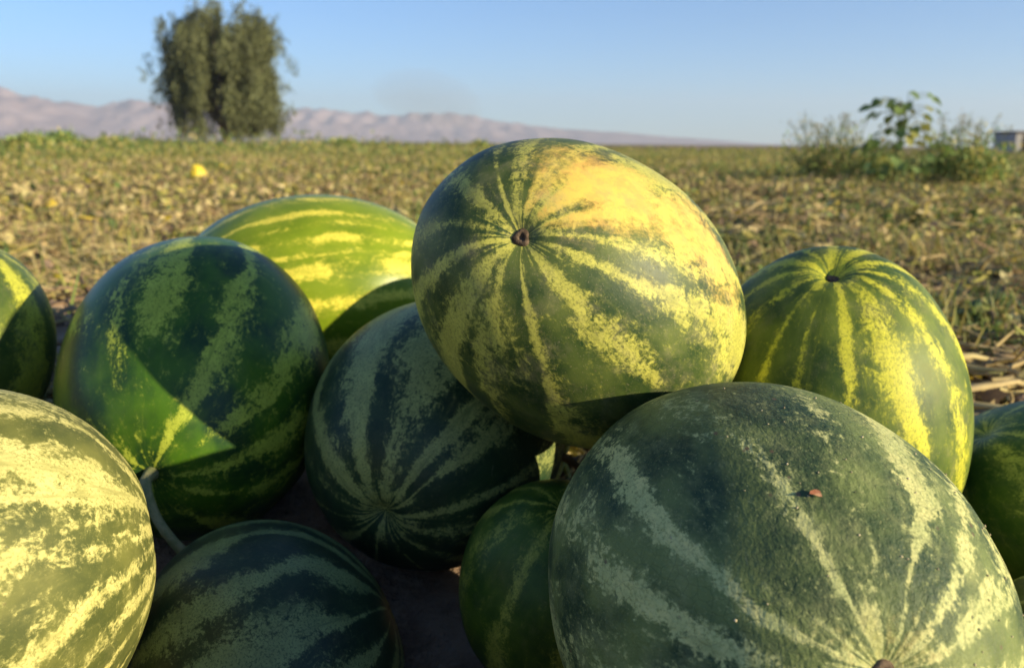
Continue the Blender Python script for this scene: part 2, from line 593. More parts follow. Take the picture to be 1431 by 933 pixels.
def scar(parent, at, r=.008, hgt=.004, name='blossom_scar', seed=1):
    p, n = at(0, 0)
    r_ = np.random.default_rng(seed)
    n = np.array(n)
    a = np.cross(n, [0, 0, 1.0]); a /= np.linalg.norm(a)
    b = np.cross(n, a)
    V, Q, seg = [], [], 18
    for i, (rf, hf) in enumerate([(1.25, -.6), (1.12, .25), (.92, .75), (.6, .95), (.32, .55), (.12, .25)]):
        for s in range(seg):
            t = TAU * s / seg
            q = r * rf * (1 + .16 * math.sin(3 * t + seed) + r_.uniform(-.09, .09))
            V.append(p + a * q * math.cos(t) + b * q * math.sin(t) + n * hgt * (hf + r_.uniform(-.12, .12)))
    for i in range(5):
        for s in range(seg):
            Q.append([i * seg + s, i * seg + (s + 1) % seg, (i + 1) * seg + (s + 1) % seg, (i + 1) * seg + s])
    V.append(p + n * hgt * .2)
    T = [[len(V) - 1, 5 * seg + s, 5 * seg + (s + 1) % seg] for s in range(seg)]
    return fast_mesh(name, V, [np.array(Q), np.array(T)], MAT['scar'], parent)


# the melon on top of the heap, with its yellow ground spot
mt = rind_material('rind of yellow spotted melon', (.022, .050, .014), (.100, .130, .030), (.43, .41, .08),
                   spotc=(.68, .50, .10), seed=1, dust=.36, rough=.38, edge=1.1)
o, at, fr = make_melon('top', 'striped watermelon with a big yellow ground spot, resting on top of the heap', [
    (.020, .021, .98), (.066, .012, .9), (.141, .020, .60), (.233, .018, .85), (.310, .019, .95), (.395, .021, 1.0),
    (.452, .018, .62), (.527, .015, .95), (.622, .023, 1.0), (.714, .022, 1.0), (.775, .020, .9), (.835, .03, .9),
    (.900, .03, .95), (.960, .016, .8)], mt, 101, brk=.38, wig=.010,
    spot=[(.87, .64, .40, .95), (.82, .95, .32, .85), (.94, .45, .24, .5), (.77, 1.2, .25, .5)], dimple=.045)
scar(o, at, .0068, .004)

# beside and around
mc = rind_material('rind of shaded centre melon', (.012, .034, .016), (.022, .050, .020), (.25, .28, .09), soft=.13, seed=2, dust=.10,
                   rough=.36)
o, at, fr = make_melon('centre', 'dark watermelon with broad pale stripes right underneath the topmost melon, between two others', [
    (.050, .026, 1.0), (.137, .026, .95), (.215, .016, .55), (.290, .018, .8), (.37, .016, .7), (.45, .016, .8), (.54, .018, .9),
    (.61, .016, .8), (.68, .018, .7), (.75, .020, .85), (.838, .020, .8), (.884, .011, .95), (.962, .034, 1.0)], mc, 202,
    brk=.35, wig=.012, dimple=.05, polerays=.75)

ml = rind_material('rind of dark patchy melon', (.012, .046, .012), (.058, .135, .009), (.36, .41, .05), soft=.15, seed=3, dust=.06,
                   rough=.28, edge=1.3)
o, at, fr = make_melon('left', 'round dark green watermelon with faint broken pale patches and a dry curved stem', [
    (.925, .020, .9), (.004, .022, .85), (.83, .026, .88), (.075, .018, .7), (.137, .020, .85), (.21, .018, .7), (.76, .018, .7),
    (.69, .018, .7), (.60, .02, .8), (.5, .02, .8), (.4, .02, .8), (.3, .02, .8)], ml, 303, brk=.92, brk_rng=(-.25, .45), brk_scale=.85, wig=.012,
    polerays=.3, dimple=.03)
# its stem, bent down between the melons
p0, n0 = at(0, 0, -.002)
n0 = np.array(n0)
pts = [p0 + n0 * t for t in (0.0, .008, .018)]
for t in np.linspace(.15, 1, 8):
    pts.append(p0 + n0 * (.018 + .018 * math.sin(t * 1.6)) + np.array([.045 * t ** 1.6, .0, -.075 * t]))
V, Q, T = tube(pts, [.009, .007, .006, .0055, .0055, .0053, .005, .005, .005, .0055, .0065], 9)
fast_mesh('stem', V, [Q, T], MAT['peduncle'], o)

mb = rind_material('rind of bright lime melon', (.13, .195, .010), (.19, .26, .012), (.62, .54, .07), seed=4, dust=.05,
                   rough=.25, edge=.95)
o, at, fr = make_melon('back', 'bright yellowish green oblong watermelon lying at the back of the heap', [
    (.918, .011, 1.0), (.866, .009, .98), (.813, .009, .95), (.965, .011, .95), (.765, .010, .9), (.892, .006, .7), (.84, .006, .7), (.71, .014, .8), (.02, .014, .9),
    (.09, .014, .8), (.65, .014, .8), (.57, .014, .8), (.47, .014, .8), (.37, .014, .8), (.27, .014, .8), (.18, .014, .8)],
    mb, 404, brk=.6, brk_scale=1.5, wig=.006)

mr = rind_material('rind of upright melon', (.030, .066, .012), (.125, .170, .022), (.50, .48, .04), seed=5, dust=.22,
                   rough=.44)
o, at, fr = make_melon('right', 'upright watermelon with narrow yellow stripes and a dark stub in its top', [
    (.347, .012, .7), (.403, .014, .85), (.476, .013, 1.0), (.553, .022, 1.0), (.622, .014, 1.0), (.688, .014, 1.0), (.76, .016, 1.0),
    (.85, .022, .9), (.95, .016, .85), (.04, .014, .8), (.12, .016, .85), (.20, .016, .8), (.28, .015, .7)], mr, 505,
    brk=.4, brk_scale=.9, wig=.010, dimple=.06, polerays=.7)
scar(o, at, .0062, .004, 'stem_stub', 4)

mf = rind_material('rind of dusty rough melon', (.024, .052, .024), (.150, .190, .058), (.46, .48, .19), seed=6, dust=.58, soft=.13,
                   rough=.50, edge=1.3, crack=1.0, scabs=.9, dustc=(.34, .35, .15), paler=(.64, .60, .24), spotc=(.42, .42, .13))
o, at, fr = make_melon('front_right', 'large dusty watermelon with cracked matt skin and brown scabs', [
    ([(0, .18), (.44, .178), (.96, .148), (1.4, .14)], .012, 1.0), ([(0, .235), (.53, .232), (.92, .206), (1.4, .19)], .014, 1.0),
    (.275, .016, .8), ([(0, .06), (.39, .054), (.73, .040), (.96, .062), (1.3, .075)], .017, .95), (.985, .010, .55),
    ([(0, .94), (.3, .934), (.62, .913), (.9, .926)], .022, 1.0), (.862, .014, .6), (.806, .026, 1.0), (.74, .024, .8),
    (.65, .02, .8), (.55, .02, .8), (.45, .02, .8), (.36, .02, .9), (.31, .012, .7)], mf, 606, brk=.55, brk_scale=.9, wig=.010,
    spot=[(.85, .05, .22, .55)], polerays=.8, lump=.010, dimple=.03)
scar(o, at, .0065, .003, 'blossom_scar', 7)
front_right, fr_at = o, at

mfl = rind_material('rind of pale mottled melon', (.065, .080, .020), (.150, .155, .036), (.50, .46, .15), seed=7, dust=.16,
                    rough=.58, dustc=(.46, .40, .14), paler=(.62, .56, .20), edge=1.45)
o, at, fr = make_melon('front_left', 'pale yellow mottled watermelon with a dusty skin, beside a small shaded melon',
                       regular(16, .018, .95, 7), mfl, 707, brk=.40, brk_scale=1.0, wig=.026, polerays=.3)

mle = rind_material('rind of sunlit edge melon', (.032, .066, .014), (.09, .125, .020), (.44, .44, .045), seed=8, dust=.2)
make_melon('left_edge', 'striped watermelon behind the pale mottled one, next to the dark patchy melon', [
    (.0, .02, .9), (.10, .02, .9), (.19, .02, .9), (.3, .018, .9), (.385, .014, .9), (.46, .022, .9), (.55, .02, .9), (.65, .02, .9),
    (.74, .02, .9), (.83, .02, .9), (.92, .02, .9)], mle, 808, wig=.010)

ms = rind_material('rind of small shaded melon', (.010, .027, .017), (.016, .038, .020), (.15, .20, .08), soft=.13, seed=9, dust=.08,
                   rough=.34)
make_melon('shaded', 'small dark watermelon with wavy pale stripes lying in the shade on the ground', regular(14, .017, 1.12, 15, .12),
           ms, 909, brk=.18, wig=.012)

mlow = rind_material('rind of low melon', (.028, .070, .010), (.06, .115, .012), (.28, .31, .05), seed=10, dust=.12)
make_melon('low', 'little green watermelon wedged low down between the dusty melon and the centre one', regular(10, .022, .8, 3),
           mlow, 1010, res=(128, 64))
mbe = rind_material('rind of light melon', (.09, .14, .02), (.15, .19, .025), (.50, .46, .08), seed=11, dust=.08)
make_melon('behind', 'light green watermelon at the back, seen through the gap under the topmost melon', regular(11, .022, .9, 9), mbe,
           1111, res=(128, 64))
mre = rind_material('rind of rear right melon', (.030, .085, .010), (.075, .140, .014), (.32, .36, .06), seed=12, dust=.12)
make_melon('right_edge', 'green watermelon with soft pale streaks lying beside the upright one', regular(11, .022, .8, 19), mre, 1212,
           brk=.5)
mco = rind_material('rind of corner melon', (.03, .06, .02), (.06, .09, .03), (.30, .32, .10), seed=13, dust=.3)
make_melon('corner', 'watermelon mostly hidden behind the large dusty one at its scabby side', regular(11, .022, .9, 29), mco, 1313,
           res=(96, 48))
make_melon('below', 'unseen striped watermelon added in front of the dusty one to block sky light', regular(11, .022, .9, 39), mc, 1414,
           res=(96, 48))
make_melon('foot', 'small unseen watermelon added at the foot of the heap to darken the gaps', regular(11, .022, .9, 59), ms, 1616, res=(96, 48))
make_melon('rear', 'small unseen watermelon added between the topmost and the upright melon to cast shadow', regular(11, .022, .9, 69), mle, 1717, res=(96, 48))
make_melon('hidden', 'watermelon hidden under the bright oblong one at the back of the heap', regular(11, .022, .9, 49), mle, 1515,
           res=(96, 48))

# the thick hairy vine between the melons, the dry flake and the soil crumbs on the dusty melon
vp = [(.035, .985, -.01), (.047, 1.0, .02), (.060, 1.01, .06), (.074, 1.02, .095), (.086, 1.03, .13), (.094, 1.03, .17), (.110, 1.02, .20), (.14, 1.0, .21),
      (.18, 1.0, .17), (.21, 1.02, .08), (.22, 1.03, .0)]
vp = np.array(vp)
tq = np.linspace(0, len(vp) - 1, 40)
vp = np.stack([np.interp(tq, range(len(vp)), vp[:, i]) for i in range(3)], -1)
for _ in range(4):
    vp[1:-1] = (vp[:-2] + 2 * vp[1:-1] + vp[2:]) / 4
V, Q, T = tube(vp, .0065 + .001 * np.sin(np.arange(40) * .9), 10)
vo = fast_mesh('melon_vine', V, [Q, T], MAT['vine'])
tag(vo, 'thick pale green hairy vine stem in the gap below the topmost melon', 'vine')

p, n = fr_at(.028, .60, .001)
pw = np.array(SHAPE['front_right'][0]) + p
n = np.array(n)
a = np.cross(n, [.3, .2, 1.0]); a /= np.linalg.norm(a); b = np.cross(n, a)
fl = []
for (x, y, z) in [(-.010, .002, .001), (-.004, .005, .0035), (-.003, -.004, .003), (.003, .006, .006), (.004, -.003, .004), (.009, .009, .009),
                  (.010, .001, .003), (.002, .0015, .0012)]:
    fl.append(a * x * .34 + b * y * .5 + n * z * .34)
fo = fast_mesh('dry_flake', np.array(fl), np.array([[0, 2, 7], [0, 7, 1], [1, 7, 3], [7, 2, 4], [7, 4, 6], [7, 6, 3], [3, 6, 5]]),
               simple_mat('reddish flake', (.30, .10, .045), (.55, .30, .16), 200, .7, .2))
fo.location = pw
tag(fo, 'tiny reddish brown dry flake stuck on the dusty melon', 'flake')
cr = Collect()
ico = np.array([(1, 0, 0), (-1, 0, 0), (0, 1, 0), (0, -1, 0), (0, 0, 1), (0, 0, -1)], float)
icf = np.array([(0, 2, 4), (2, 1, 4), (1, 3, 4), (3, 0, 4), (2, 0, 5), (1, 2, 5), (3, 1, 5), (0, 3, 5)])
N = 60
P = []
for i in range(N):
    t0 = rng.choice([rng.uniform(.86, 1.10), rng.normal(.80, .05), rng.uniform(0, 1)], p=[.45, .4, .15])
    p, n = fr_at(t0 % 1, rng.uniform(.25, 1.35), .0002)
    P.append(p)
cr.inst(ico, None, icf, np.array(P), rot_zyx(*rng.uniform(0, 6.28, (3, N))), rng.uniform(.0004, .0012, (N, 3)),
        np.array([.40, .34, .22]) * rng.uniform(.5, 1.4, (N, 1)))
tag(cr.build('soil_crumbs', MAT['clod'], front_right), kind='stuff')

# ------------------------------------------------------------------ field cover
FOOT = [(v[0][0], v[0][1], .5 * (v[2] + v[3]) + .0) for k_, v in SHAPE.items()]


def clear_of_melons(x, y, pad=.02):
    ok = np.ones(len(x), bool)
    for (mx, my, r) in FOOT:
        ok &= (x - mx) ** 2 + (y - my) ** 2 > (r + pad) ** 2
    return ok


def wedge(n, d0, d1, power=1.0, half=42.0):
    """points in the fan before the camera; power 1: even over the distance (thinning with 1/d), 2: even over the area"""
    u = rng.uniform(0, 1, n)
    d = (d0 ** power + u * (d1 ** power - d0 ** power)) ** (1 / power)
    t = np.radians(rng.uniform(-half, half, n))
    return d * np.sin(t), d * np.cos(t)


patch = Waves(.16, 10, 77, 2, .6)
patch2 = Waves(.5, 10, 78, 2, .6)
TAN = np.array([(.46, .35, .16), (.56, .44, .20), (.38, .28, .14), (.27, .19, .11), (.62, .51, .24)])
OLIVE = np.array([(.34, .32, .085), (.42, .37, .10), (.26, .27, .07), (.48, .39, .11)])
GREEN = np.array([(.12, .18, .045), (.16, .22, .055), (.19, .25, .065), (.10, .16, .05)])
YEL = np.array([(.52, .40, .04), (.60, .46, .06)])


def bare(x, y):
    """a trodden strip of bare soil behind the heap: thins what grows or lies there"""
    d = np.hypot(x, y)
    P = np.stack([x, y, x * 0], -1)
    b = sm(-.25, -.6, x) * sm(1.3, 1.7, d) * sm(3.6, 2.6, d) + .8 * sm(.35, -.2, np.abs(d - 3.0) - .3) * sm(.6, -.3, x)
    return rng.uniform(0, 1, len(x)) > np.clip(b, 0, 1) * np.clip(.78 + .5 * patch2(P), 0, .95)


def palette(n, w, v=.18):
    """w: weights tan, olive, green, yellow, as arrays (n,4)"""
    w = np.asarray(w, float)
    if w.ndim == 1: w = np.repeat(w[None], n, 0)
    w = w / w.sum(1, keepdims=True)
    c = (rng.uniform(0, 1, n)[:, None] > np.cumsum(w, 1)).sum(1)
    out = np.empty((n, 3))
    for i, pal in enumerate((TAN, OLIVE, GREEN, YEL)):
        m = c == i
        out[m] = pal[rng.integers(0, len(pal), m.sum())]
    return out * rng.uniform(1 - v, 1 + v, (n, 1)) * rng.uniform(.95, 1.05, (n, 3))


# leaf: lobed and crumpled; ribbon: bent dry vine or straw; blade: grass
def leaf_tpl(seed):
    r = np.random.default_rng(seed)
    ring = [(0, 0), (.18, .28), (.10, .46), (.42, .36), (.52, .52), (.72, .26), (1, .02), (.74, -.24), (.55, -.50), (.40, -.34), (.12, -.48), (.20, -.26)]
    V = [(x + r.normal(0, .03), y + r.normal(0, .03), r.normal(0, .07) + .35 * y * y + .12 * x * (1 - x)) for x, y in ring]
    V.append((.45, 0, -.04))
    return np.array(V) - np.array([.45, 0, 0]), np.array([[12, i, (i + 1) % 12] for i in range(12)])


def small_leaf_tpl(seed):
    r = np.random.default_rng(seed)
    V = [(0, 0, 0), (.45, .28, .1), (1, 0, r.normal(0, .12)), (.45, -.28, .1), (.5, 0, -.03)]
    return np.array(V) - np.array([.5, 0, 0]), np.array([[4, 0, 3], [4, 3, 2], [4, 2, 1], [4, 1, 0]])


def ribbon_tpl(seed, seg=7, w=.035, curl=1.0):
    r = np.random.default_rng(seed)
    t = np.linspace(0, 1, seg)
    y = curl * .16 * np.sin(t * r.uniform(2, 6) + r.uniform(0, 6))
    z = .10 * curl * np.abs(np.sin(t * r.uniform(1.5, 5) + r.uniform(0, 3)))
    c = np.stack([t - .5, y, z], -1)
    V, Q, T = tube(c, w * (.6 + .5 * np.sin(math.pi * t)), 3, False)
    return V, Q


def blade_tpl(seed, seg=4, w=.05):
    r = np.random.default_rng(seed)
    t = np.linspace(0, 1, seg)
    bend = r.uniform(.15, .6)
    x = bend * t ** 2
    z = t * (1 - .25 * bend * t)
    L = np.stack([x, w * (1 - t) ** .7, z], -1)
    Rr = np.stack([x, -w * (1 - t) ** .7, z], -1)
    V = np.concatenate([L, Rr])
    Q = np.array([[i, i + 1, seg + i + 1, seg + i] for i in range(seg - 1)])
    return V, Q


LEAF = [leaf_tpl(i) for i in range(6)]
SLEAF = [small_leaf_tpl(i) for i in range(4)]
RIB = [ribbon_tpl(i) for i in range(8)]
STICK = [ribbon_tpl(40 + i, 5, .012, .35) for i in range(4)]
BLADE = [blade_tpl(i) for i in range(6)]


def spread(col, tpls, x, y, z, size, yaw, pit, rol, colr):
    which = rng.integers(0, len(tpls), len(x))
    pos = np.stack([x, y, z], -1)
    R = rot_zyx(yaw, pit, rol)
    for i, tp in enumerate(tpls):
        m = which == i
        f = tp[1]
        q = f if f.shape[1] == 4 else None
        t = f if f.shape[1] == 3 else None
        col.inst(tp[0], q, t, pos[m], R[m], size[m], colr[m])




def greenness(x, y):
    P = np.stack([x, y, x * 0], -1)
    d = np.hypot(x, y)
    return np.clip(.32 + .45 * patch(P) + .42 * patch2(P) + .5 * sm(4, 14, d) - .16, 0, 1)


def weights(x, y):
    g = greenness(x, y)
    return np.stack([0.95 - .8 * g, .42 + .6 * g, .10 + 1.1 * g * g, np.full(len(x), .03)], -1)


# soil clods
cl = Collect()
x, y = wedge(14000, .95, 7.0, 1.2, 70)
ok = clear_of_melons(x, y)
x, y = x[ok], y[ok]
n = len(x)
sz = rng.gamma(2.0, .0055, (n, 1)) * rng.uniform(.7, 1.3, (n, 3)) + .004
cv = np.concatenate([ico, np.array([(a_, b_, c_) for a_ in (-.62, .62) for b_ in (-.62, .62) for c_ in (-.62, .62)])])
cv *= rng.uniform(.8, 1.2, (14, 1))
corner = {(sx, sy, sz_): 6 + (sx > 0) * 4 + (sy > 0) * 2 + (sz_ > 0) for sx in (-1, 1) for sy in (-1, 1) for sz_ in (-1, 1)}
cf = []
for axis_i, (p_, m_) in enumerate(((0, 1), (2, 3), (4, 5))):
    for sgn, vtx in ((1, p_), (-1, m_)):
        o1, o2 = [i for i in range(3) if i != axis_i]
        loop = []
        for s1, s2 in ((-1, -1), (1, -1), (1, 1), (-1, 1)):
            kk = [0, 0, 0]; kk[axis_i] = sgn; kk[o1] = s1; kk[o2] = s2
            loop.append(corner[tuple(kk)])
        for i in range(4):
            tri = [vtx, loop[i], loop[(i + 1) % 4]]
            cf.append(tri)
cl.inst(cv, None, np.array(cf), np.stack([x, y, ground_z(x, y) + sz[:, 2] * .3], -1), rot_zyx(*rng.uniform(0, 6.28, (3, n))), sz,
        np.array([.27, .19, .13]) * rng.uniform(.6, 1.45, (n, 1)))
tag(cl.build('soil_clods', MAT['clod'], None, False), 'loose brown soil clods strewn over the field', 'soil', kind='stuff')

# dry litter: bent vines, straw and withered leaves lying about
lt = Collect()
x, y = [np.concatenate(q_) for q_ in zip(wedge(26000, 1.15, 16, .55), wedge(7000, .95, 4.5, .9, 80))]
ok = clear_of_melons(x, y, .0) & bare(x, y) & (rng.uniform(0, 1, len(x)) < .45 + .55 * sm(-.5, .3, patch2(np.stack([x, y, x * 0], -1))) + .4 * (x > .5))
x, y = x[ok], y[ok]
n = len(x)
d = np.hypot(x, y)
spread(lt, RIB, x, y, ground_z(x, y) + rng.gamma(1.5, .012, n), rng.uniform(.06, .24, n) * (1 + d * .03), rng.uniform(0, 6.28, n),
       rng.normal(0, .16, n), rng.uniform(-.5, .5, n), palette(n, (1, .16, .02, .01)))
x, y = [np.concatenate(q_) for q_ in zip(wedge(15000, 1.15, 10, .55), wedge(4000, .95, 4.5, .9, 80))]
ok = clear_of_melons(x, y, .0) & bare(x, y)
x, y = x[ok], y[ok]
n = len(x)
spread(lt, STICK, x, y, ground_z(x, y) + rng.gamma(1.5, .012, n), rng.uniform(.10, .38, n), rng.uniform(0, 6.28, n),
       rng.normal(0, .22, n), rng.uniform(-.5, .5, n), palette(n, (1, .12, .02, .0)))
x, y = wedge(17000, 1.2, 14, .6)
ok = clear_of_melons(x, y, .03) & bare(x, y) & (rng.uniform(0, 1, len(x)) < .35 + .65 * sm(-.6, .5, patch2(np.stack([x, y, x * 0], -1))))
x, y = x[ok], y[ok]
n = len(x)
spread(lt, LEAF, x, y, ground_z(x, y) + rng.gamma(2.0, .012, n) + .008, rng.uniform(.02, .065, n), rng.uniform(0, 6.28, n),
       rng.normal(0, .5, n), rng.normal(0, .6, n), palette(n, (1, .30, .06, .03)))
tag(lt.build('dry_litter', MAT['dryleaf']), 'straw coloured dry vines and withered leaves littering the soil', 'litter', kind='stuff')

# withering melon plants covering the field, low humps of leaves and runners
vp_ = Collect()
x0, y0 = wedge(5200, 2.3, 60, .62, 44)
P = np.stack([x0, y0, x0 * 0], -1)
keep = bare(x0, y0)
keep &= rng.uniform(0, 1, len(x0)) < np.clip(.25 + .55 * sm(2.2, 6, np.hypot(x0, y0)) + .35 * patch2(P), .05, 1)
x0, y0 = x0[keep], y0[keep]
d0 = np.hypot(x0, y0)
hump = rng.uniform(.05, .12, len(x0)) + .07 * sm(4, 12, d0)
rad = rng.uniform(.14, .34, len(x0)) * (1 + .02 * d0)
nl = 46
X = np.repeat(x0, nl); Y = np.repeat(y0, nl); Hh = np.repeat(hump, nl); Rd = np.repeat(rad, nl)
n = len(X)
rr = np.sqrt(rng.uniform(0, 1, n))
ta = rng.uniform(0, 6.28, n)
x = X + Rd * rr * np.cos(ta)
y = Y + Rd * rr * np.sin(ta)
z = ground_z(x, y) + Hh * (1 - .7 * rr ** 2) * rng.uniform(.25, 1.1, n) + .01
dd = np.hypot(x, y)
lf = rng.uniform(0, 1, n) < np.where(dd < 7.5, .7, .0)
cols = palette(n, weights(X, Y))
size = rng.uniform(.022, .062, n) * (1 + .014 * dd)
yaw, pit, rol = rng.uniform(0, 6.28, n), rng.normal(0, .65, n), rng.normal(0, .65, n)
spread(vp_, LEAF, x[lf], y[lf], z[lf], size[lf], yaw[lf], pit[lf], rol[lf], cols[lf])
m = ~lf
spread(vp_, SLEAF, x[m], y[m], z[m], size[m] * 1.25, yaw[m], pit[m], rol[m], cols[m])
tag(vp_.build('withered_vines', MAT['leaf']), 'withering melon vines with yellowing leaves covering the field', 'plants', kind='stuff')

# grass and thin weeds standing among the vines
gr = Collect()
x0, y0 = wedge(7200, 2.0, 60, .5, 44)
P = np.stack([x0, y0, x0 * 0], -1)
keep = bare(x0, y0)
keep &= rng.uniform(0, 1, len(x0)) < np.clip(.4 + .6 * patch2(P + 3) + .4 * sm(6, 20, np.hypot(x0, y0)), .06, 1)
x0, y0 = x0[keep], y0[keep]
nb = 22
d0 = np.hypot(x0, y0)
X, Y = np.repeat(x0, nb), np.repeat(y0, nb)
n = len(X)
x = X + rng.normal(0, .07, n) * (1 + np.repeat(d0, nb) * .03)
y = Y + rng.normal(0, .07, n)
hgt = np.repeat(rng.uniform(.07, .17, len(x0)) + .12 * sm(5, 25, d0), nb) * rng.uniform(.5, 1.25, n)
w = weights(X, Y)
w[:, 0] *= .7; w[:, 1] += .2; w[:, 2] += .15
spread(gr, BLADE, x, y, ground_z(x, y), np.stack([hgt, hgt * .6 * (1 + .02 * np.hypot(x, y)), hgt], -1), rng.uniform(0, 6.28, n), rng.normal(0, .22, n),
       rng.normal(0, .22, n), palette(n, w))
tag(gr.build('field_grass', MAT['leaf']), 'thin grass and weeds standing among the vines', 'grass', kind='stuff')

# the far edge of the field: a ragged belt of green weeds
fw = Collect()
nc, nlv = 3200, 18
t = np.radians(rng.uniform(-44, 44, nc))
d = 20 + 120 * rng.uniform(0, 1, nc) ** 1.5
x0, y0 = d * np.sin(t), d * np.cos(t)
hw = Waves(.05, 12, 91, 3, .6)(np.stack([x0, y0, x0 * 0], -1))
left = sm(.12, -.25, t)
hgt = (.14 + .24 * left + .22 * np.clip(hw, -.6, 1.2) * (.5 + .8 * left)) * (1 + d * .002)
hgt = np.maximum(hgt, .12) * rng.uniform(.6, 1.15, nc)
w = np.stack([.25 + 0 * x0, .75 + 0 * x0, .5 + .8 * left + .3 * hw.clip(0), .02 + 0 * x0], -1)
X, Y, Hh, D = [np.repeat(q_, nlv) for q_ in (x0, y0, hgt, d)]
n = len(X)
tt_ = rng.uniform(0, 1, n)
x = X + rng.normal(0, 1, n) * Hh * .7 * (1.1 - tt_)
y = Y + rng.normal(0, 1, n) * Hh * .7 * (1.1 - tt_)
sz = (.05 + .0018 * D) * rng.uniform(.6, 1.4, n)
spread(fw, SLEAF, x, y, ground_z(x, y) + Hh * tt_ + .02, sz, rng.uniform(0, 6.28, n), rng.normal(-.7, .5, n),
       rng.normal(0, .7, n), palette(n, np.repeat(w, nlv, 0)))
tag(fw.build('far_weeds', MAT['leaf']), 'ragged belt of green weeds along the far edge of the field', 'weeds', kind='stuff')


# ------------------------------------------------------------------ single plants
def weed_bush(loc, hgt, wid, label, nst=46, dens=26, gmix=(.1, .35, 1, .02), heads=0, seedy=True, leafsize=.05, lean=.55):
    root = empty('weed_bush', loc)
    tag(root, label, 'bush', 'bushy weeds at the field edge')
    st, fo = Collect(), Collect()
    pts_l, dirs = [], []
    for i in range(nst):
        a_ = rng.uniform(0, 6.28)
        r0 = wid * .22 * math.sqrt(rng.uniform())
        ro = rng.uniform(.1, 1)
        top = np.array([math.cos(a_) * wid * .5 * ro, math.sin(a_) * wid * .5 * ro, hgt * rng.uniform(.35, .92) * (1 - .3 * ro)])
        if heads and i < heads:
            top[2] = hgt * rng.uniform(.85, 1.08)
        b_ = np.array([math.cos(a_) * r0, math.sin(a_) * r0, -.02])
        tt = np.linspace(0, 1, 6)[:, None]
        c_ = b_ + (top - b_) * tt + np.array([0, 0, 1]) * (hgt * .10 * np.sin(math.pi * tt))
        c_[1:-1] += rng.normal(0, .012, (4, 3))
        V, Q, T = tube(c_, np.linspace(.007, .002, 6), 4, False)
        st.add(V, Q, None, np.array([.16, .17, .06]) * rng.uniform(.7, 1.3))
        tall = heads and i < heads
        k_ = dens
        u = rng.uniform(.12, 1, k_) ** .8
        if tall: u = np.concatenate([rng.uniform(.12, .7, k_ // 2), rng.uniform(.78, 1.0, k_ // 2)])
        p_ = np.stack([np.interp(u, tt[:, 0], c_[:, j]) for j in range(3)], -1)
        p_ += rng.normal(0, (.05 if not tall else .02) * wid / .9, p_.shape)
        pts_l.append(p_)
        dirs.append(np.full(len(u), 1.0 if tall else 0.0))
    st.build('stems', MAT['leaf'], root)
    p_ = np.concatenate(pts_l)
    p_[:, 2] = np.maximum(p_[:, 2], .01)
    n_ = len(p_)
    cc = palette(n_, gmix) * 1.6
    tl = np.concatenate(dirs) > .5
    cc[tl] = palette(tl.sum(), (.5, .8, .25, 0)) * .8
    spread(fo, SLEAF, p_[:, 0], p_[:, 1], p_[:, 2], leafsize * rng.uniform(.6, 1.4, n_) * np.where(tl, .6, 1), rng.uniform(0, 6.28, n_),
           rng.normal(-.5, .5, n_), rng.normal(0, .6, n_), cc)
    fo.build('foliage', MAT['leaf'], root)
    return root


def gz(x, y): return float(ground_z(x, y))


def bush_at(px, d, hgt, wid, label, **kw):
    x = (px - 715.5) / 1100.0 * d
    return weed_bush((x, d, gz(x, d)), hgt, wid, label, **kw)


bush_at(1322, 9.6, .80, 1.25, 'fuzzy green weed bush with tall seed stalks right of the broad leaved plant', nst=70, dens=44, heads=16, leafsize=.05)
bush_at(1150, 10.4, .86, 1.6, 'thin weed bush with many tall pale seed stalks beside the broad leaved plant', nst=80, dens=34, heads=30, leafsize=.05,
        gmix=(.2, .5, .9, .02))
bush_at(1366, 10.6, .40, .5, 'low fuzzy green weed bush between the tall weeds and the grey hut', nst=50, dens=40, heads=3, leafsize=.05)
bush_at(1215, 10.8, .62, .8, 'dense dark green weed bush at the foot of the broad leaved plant', nst=44, dens=34, heads=4, leafsize=.05,
        gmix=(.05, .2, 1, .03))
bush_at(98, 34, .95, 2.2, 'round dark green bush standing out of the far weed belt', nst=60, dens=44, leafsize=.16, gmix=(.0, .1, 1, 0))
bush_at(60, 31, .78, 1.9, 'light green bush beside the round dark bush', nst=50, dens=40, leafsize=.15, gmix=(.05, .4, 1, 0))
bush_at(175, 36, .72, 1.6, 'small green bush in the weed belt towards the tree', nst=40, dens=36, leafsize=.15, gmix=(.05, .3, 1, 0))
bush_at(485, 60, .95, 2.2, 'low dark bush in the weed belt below the mountain slope', nst=40, dens=36, leafsize=.2, gmix=(.1, .3, 1, 0))
bush_at(668, 62, .85, 1.6, 'tiny round bush on the skyline next to the topmost melon', nst=36, dens=30, leafsize=.2, gmix=(.0, .2, 1, 0))


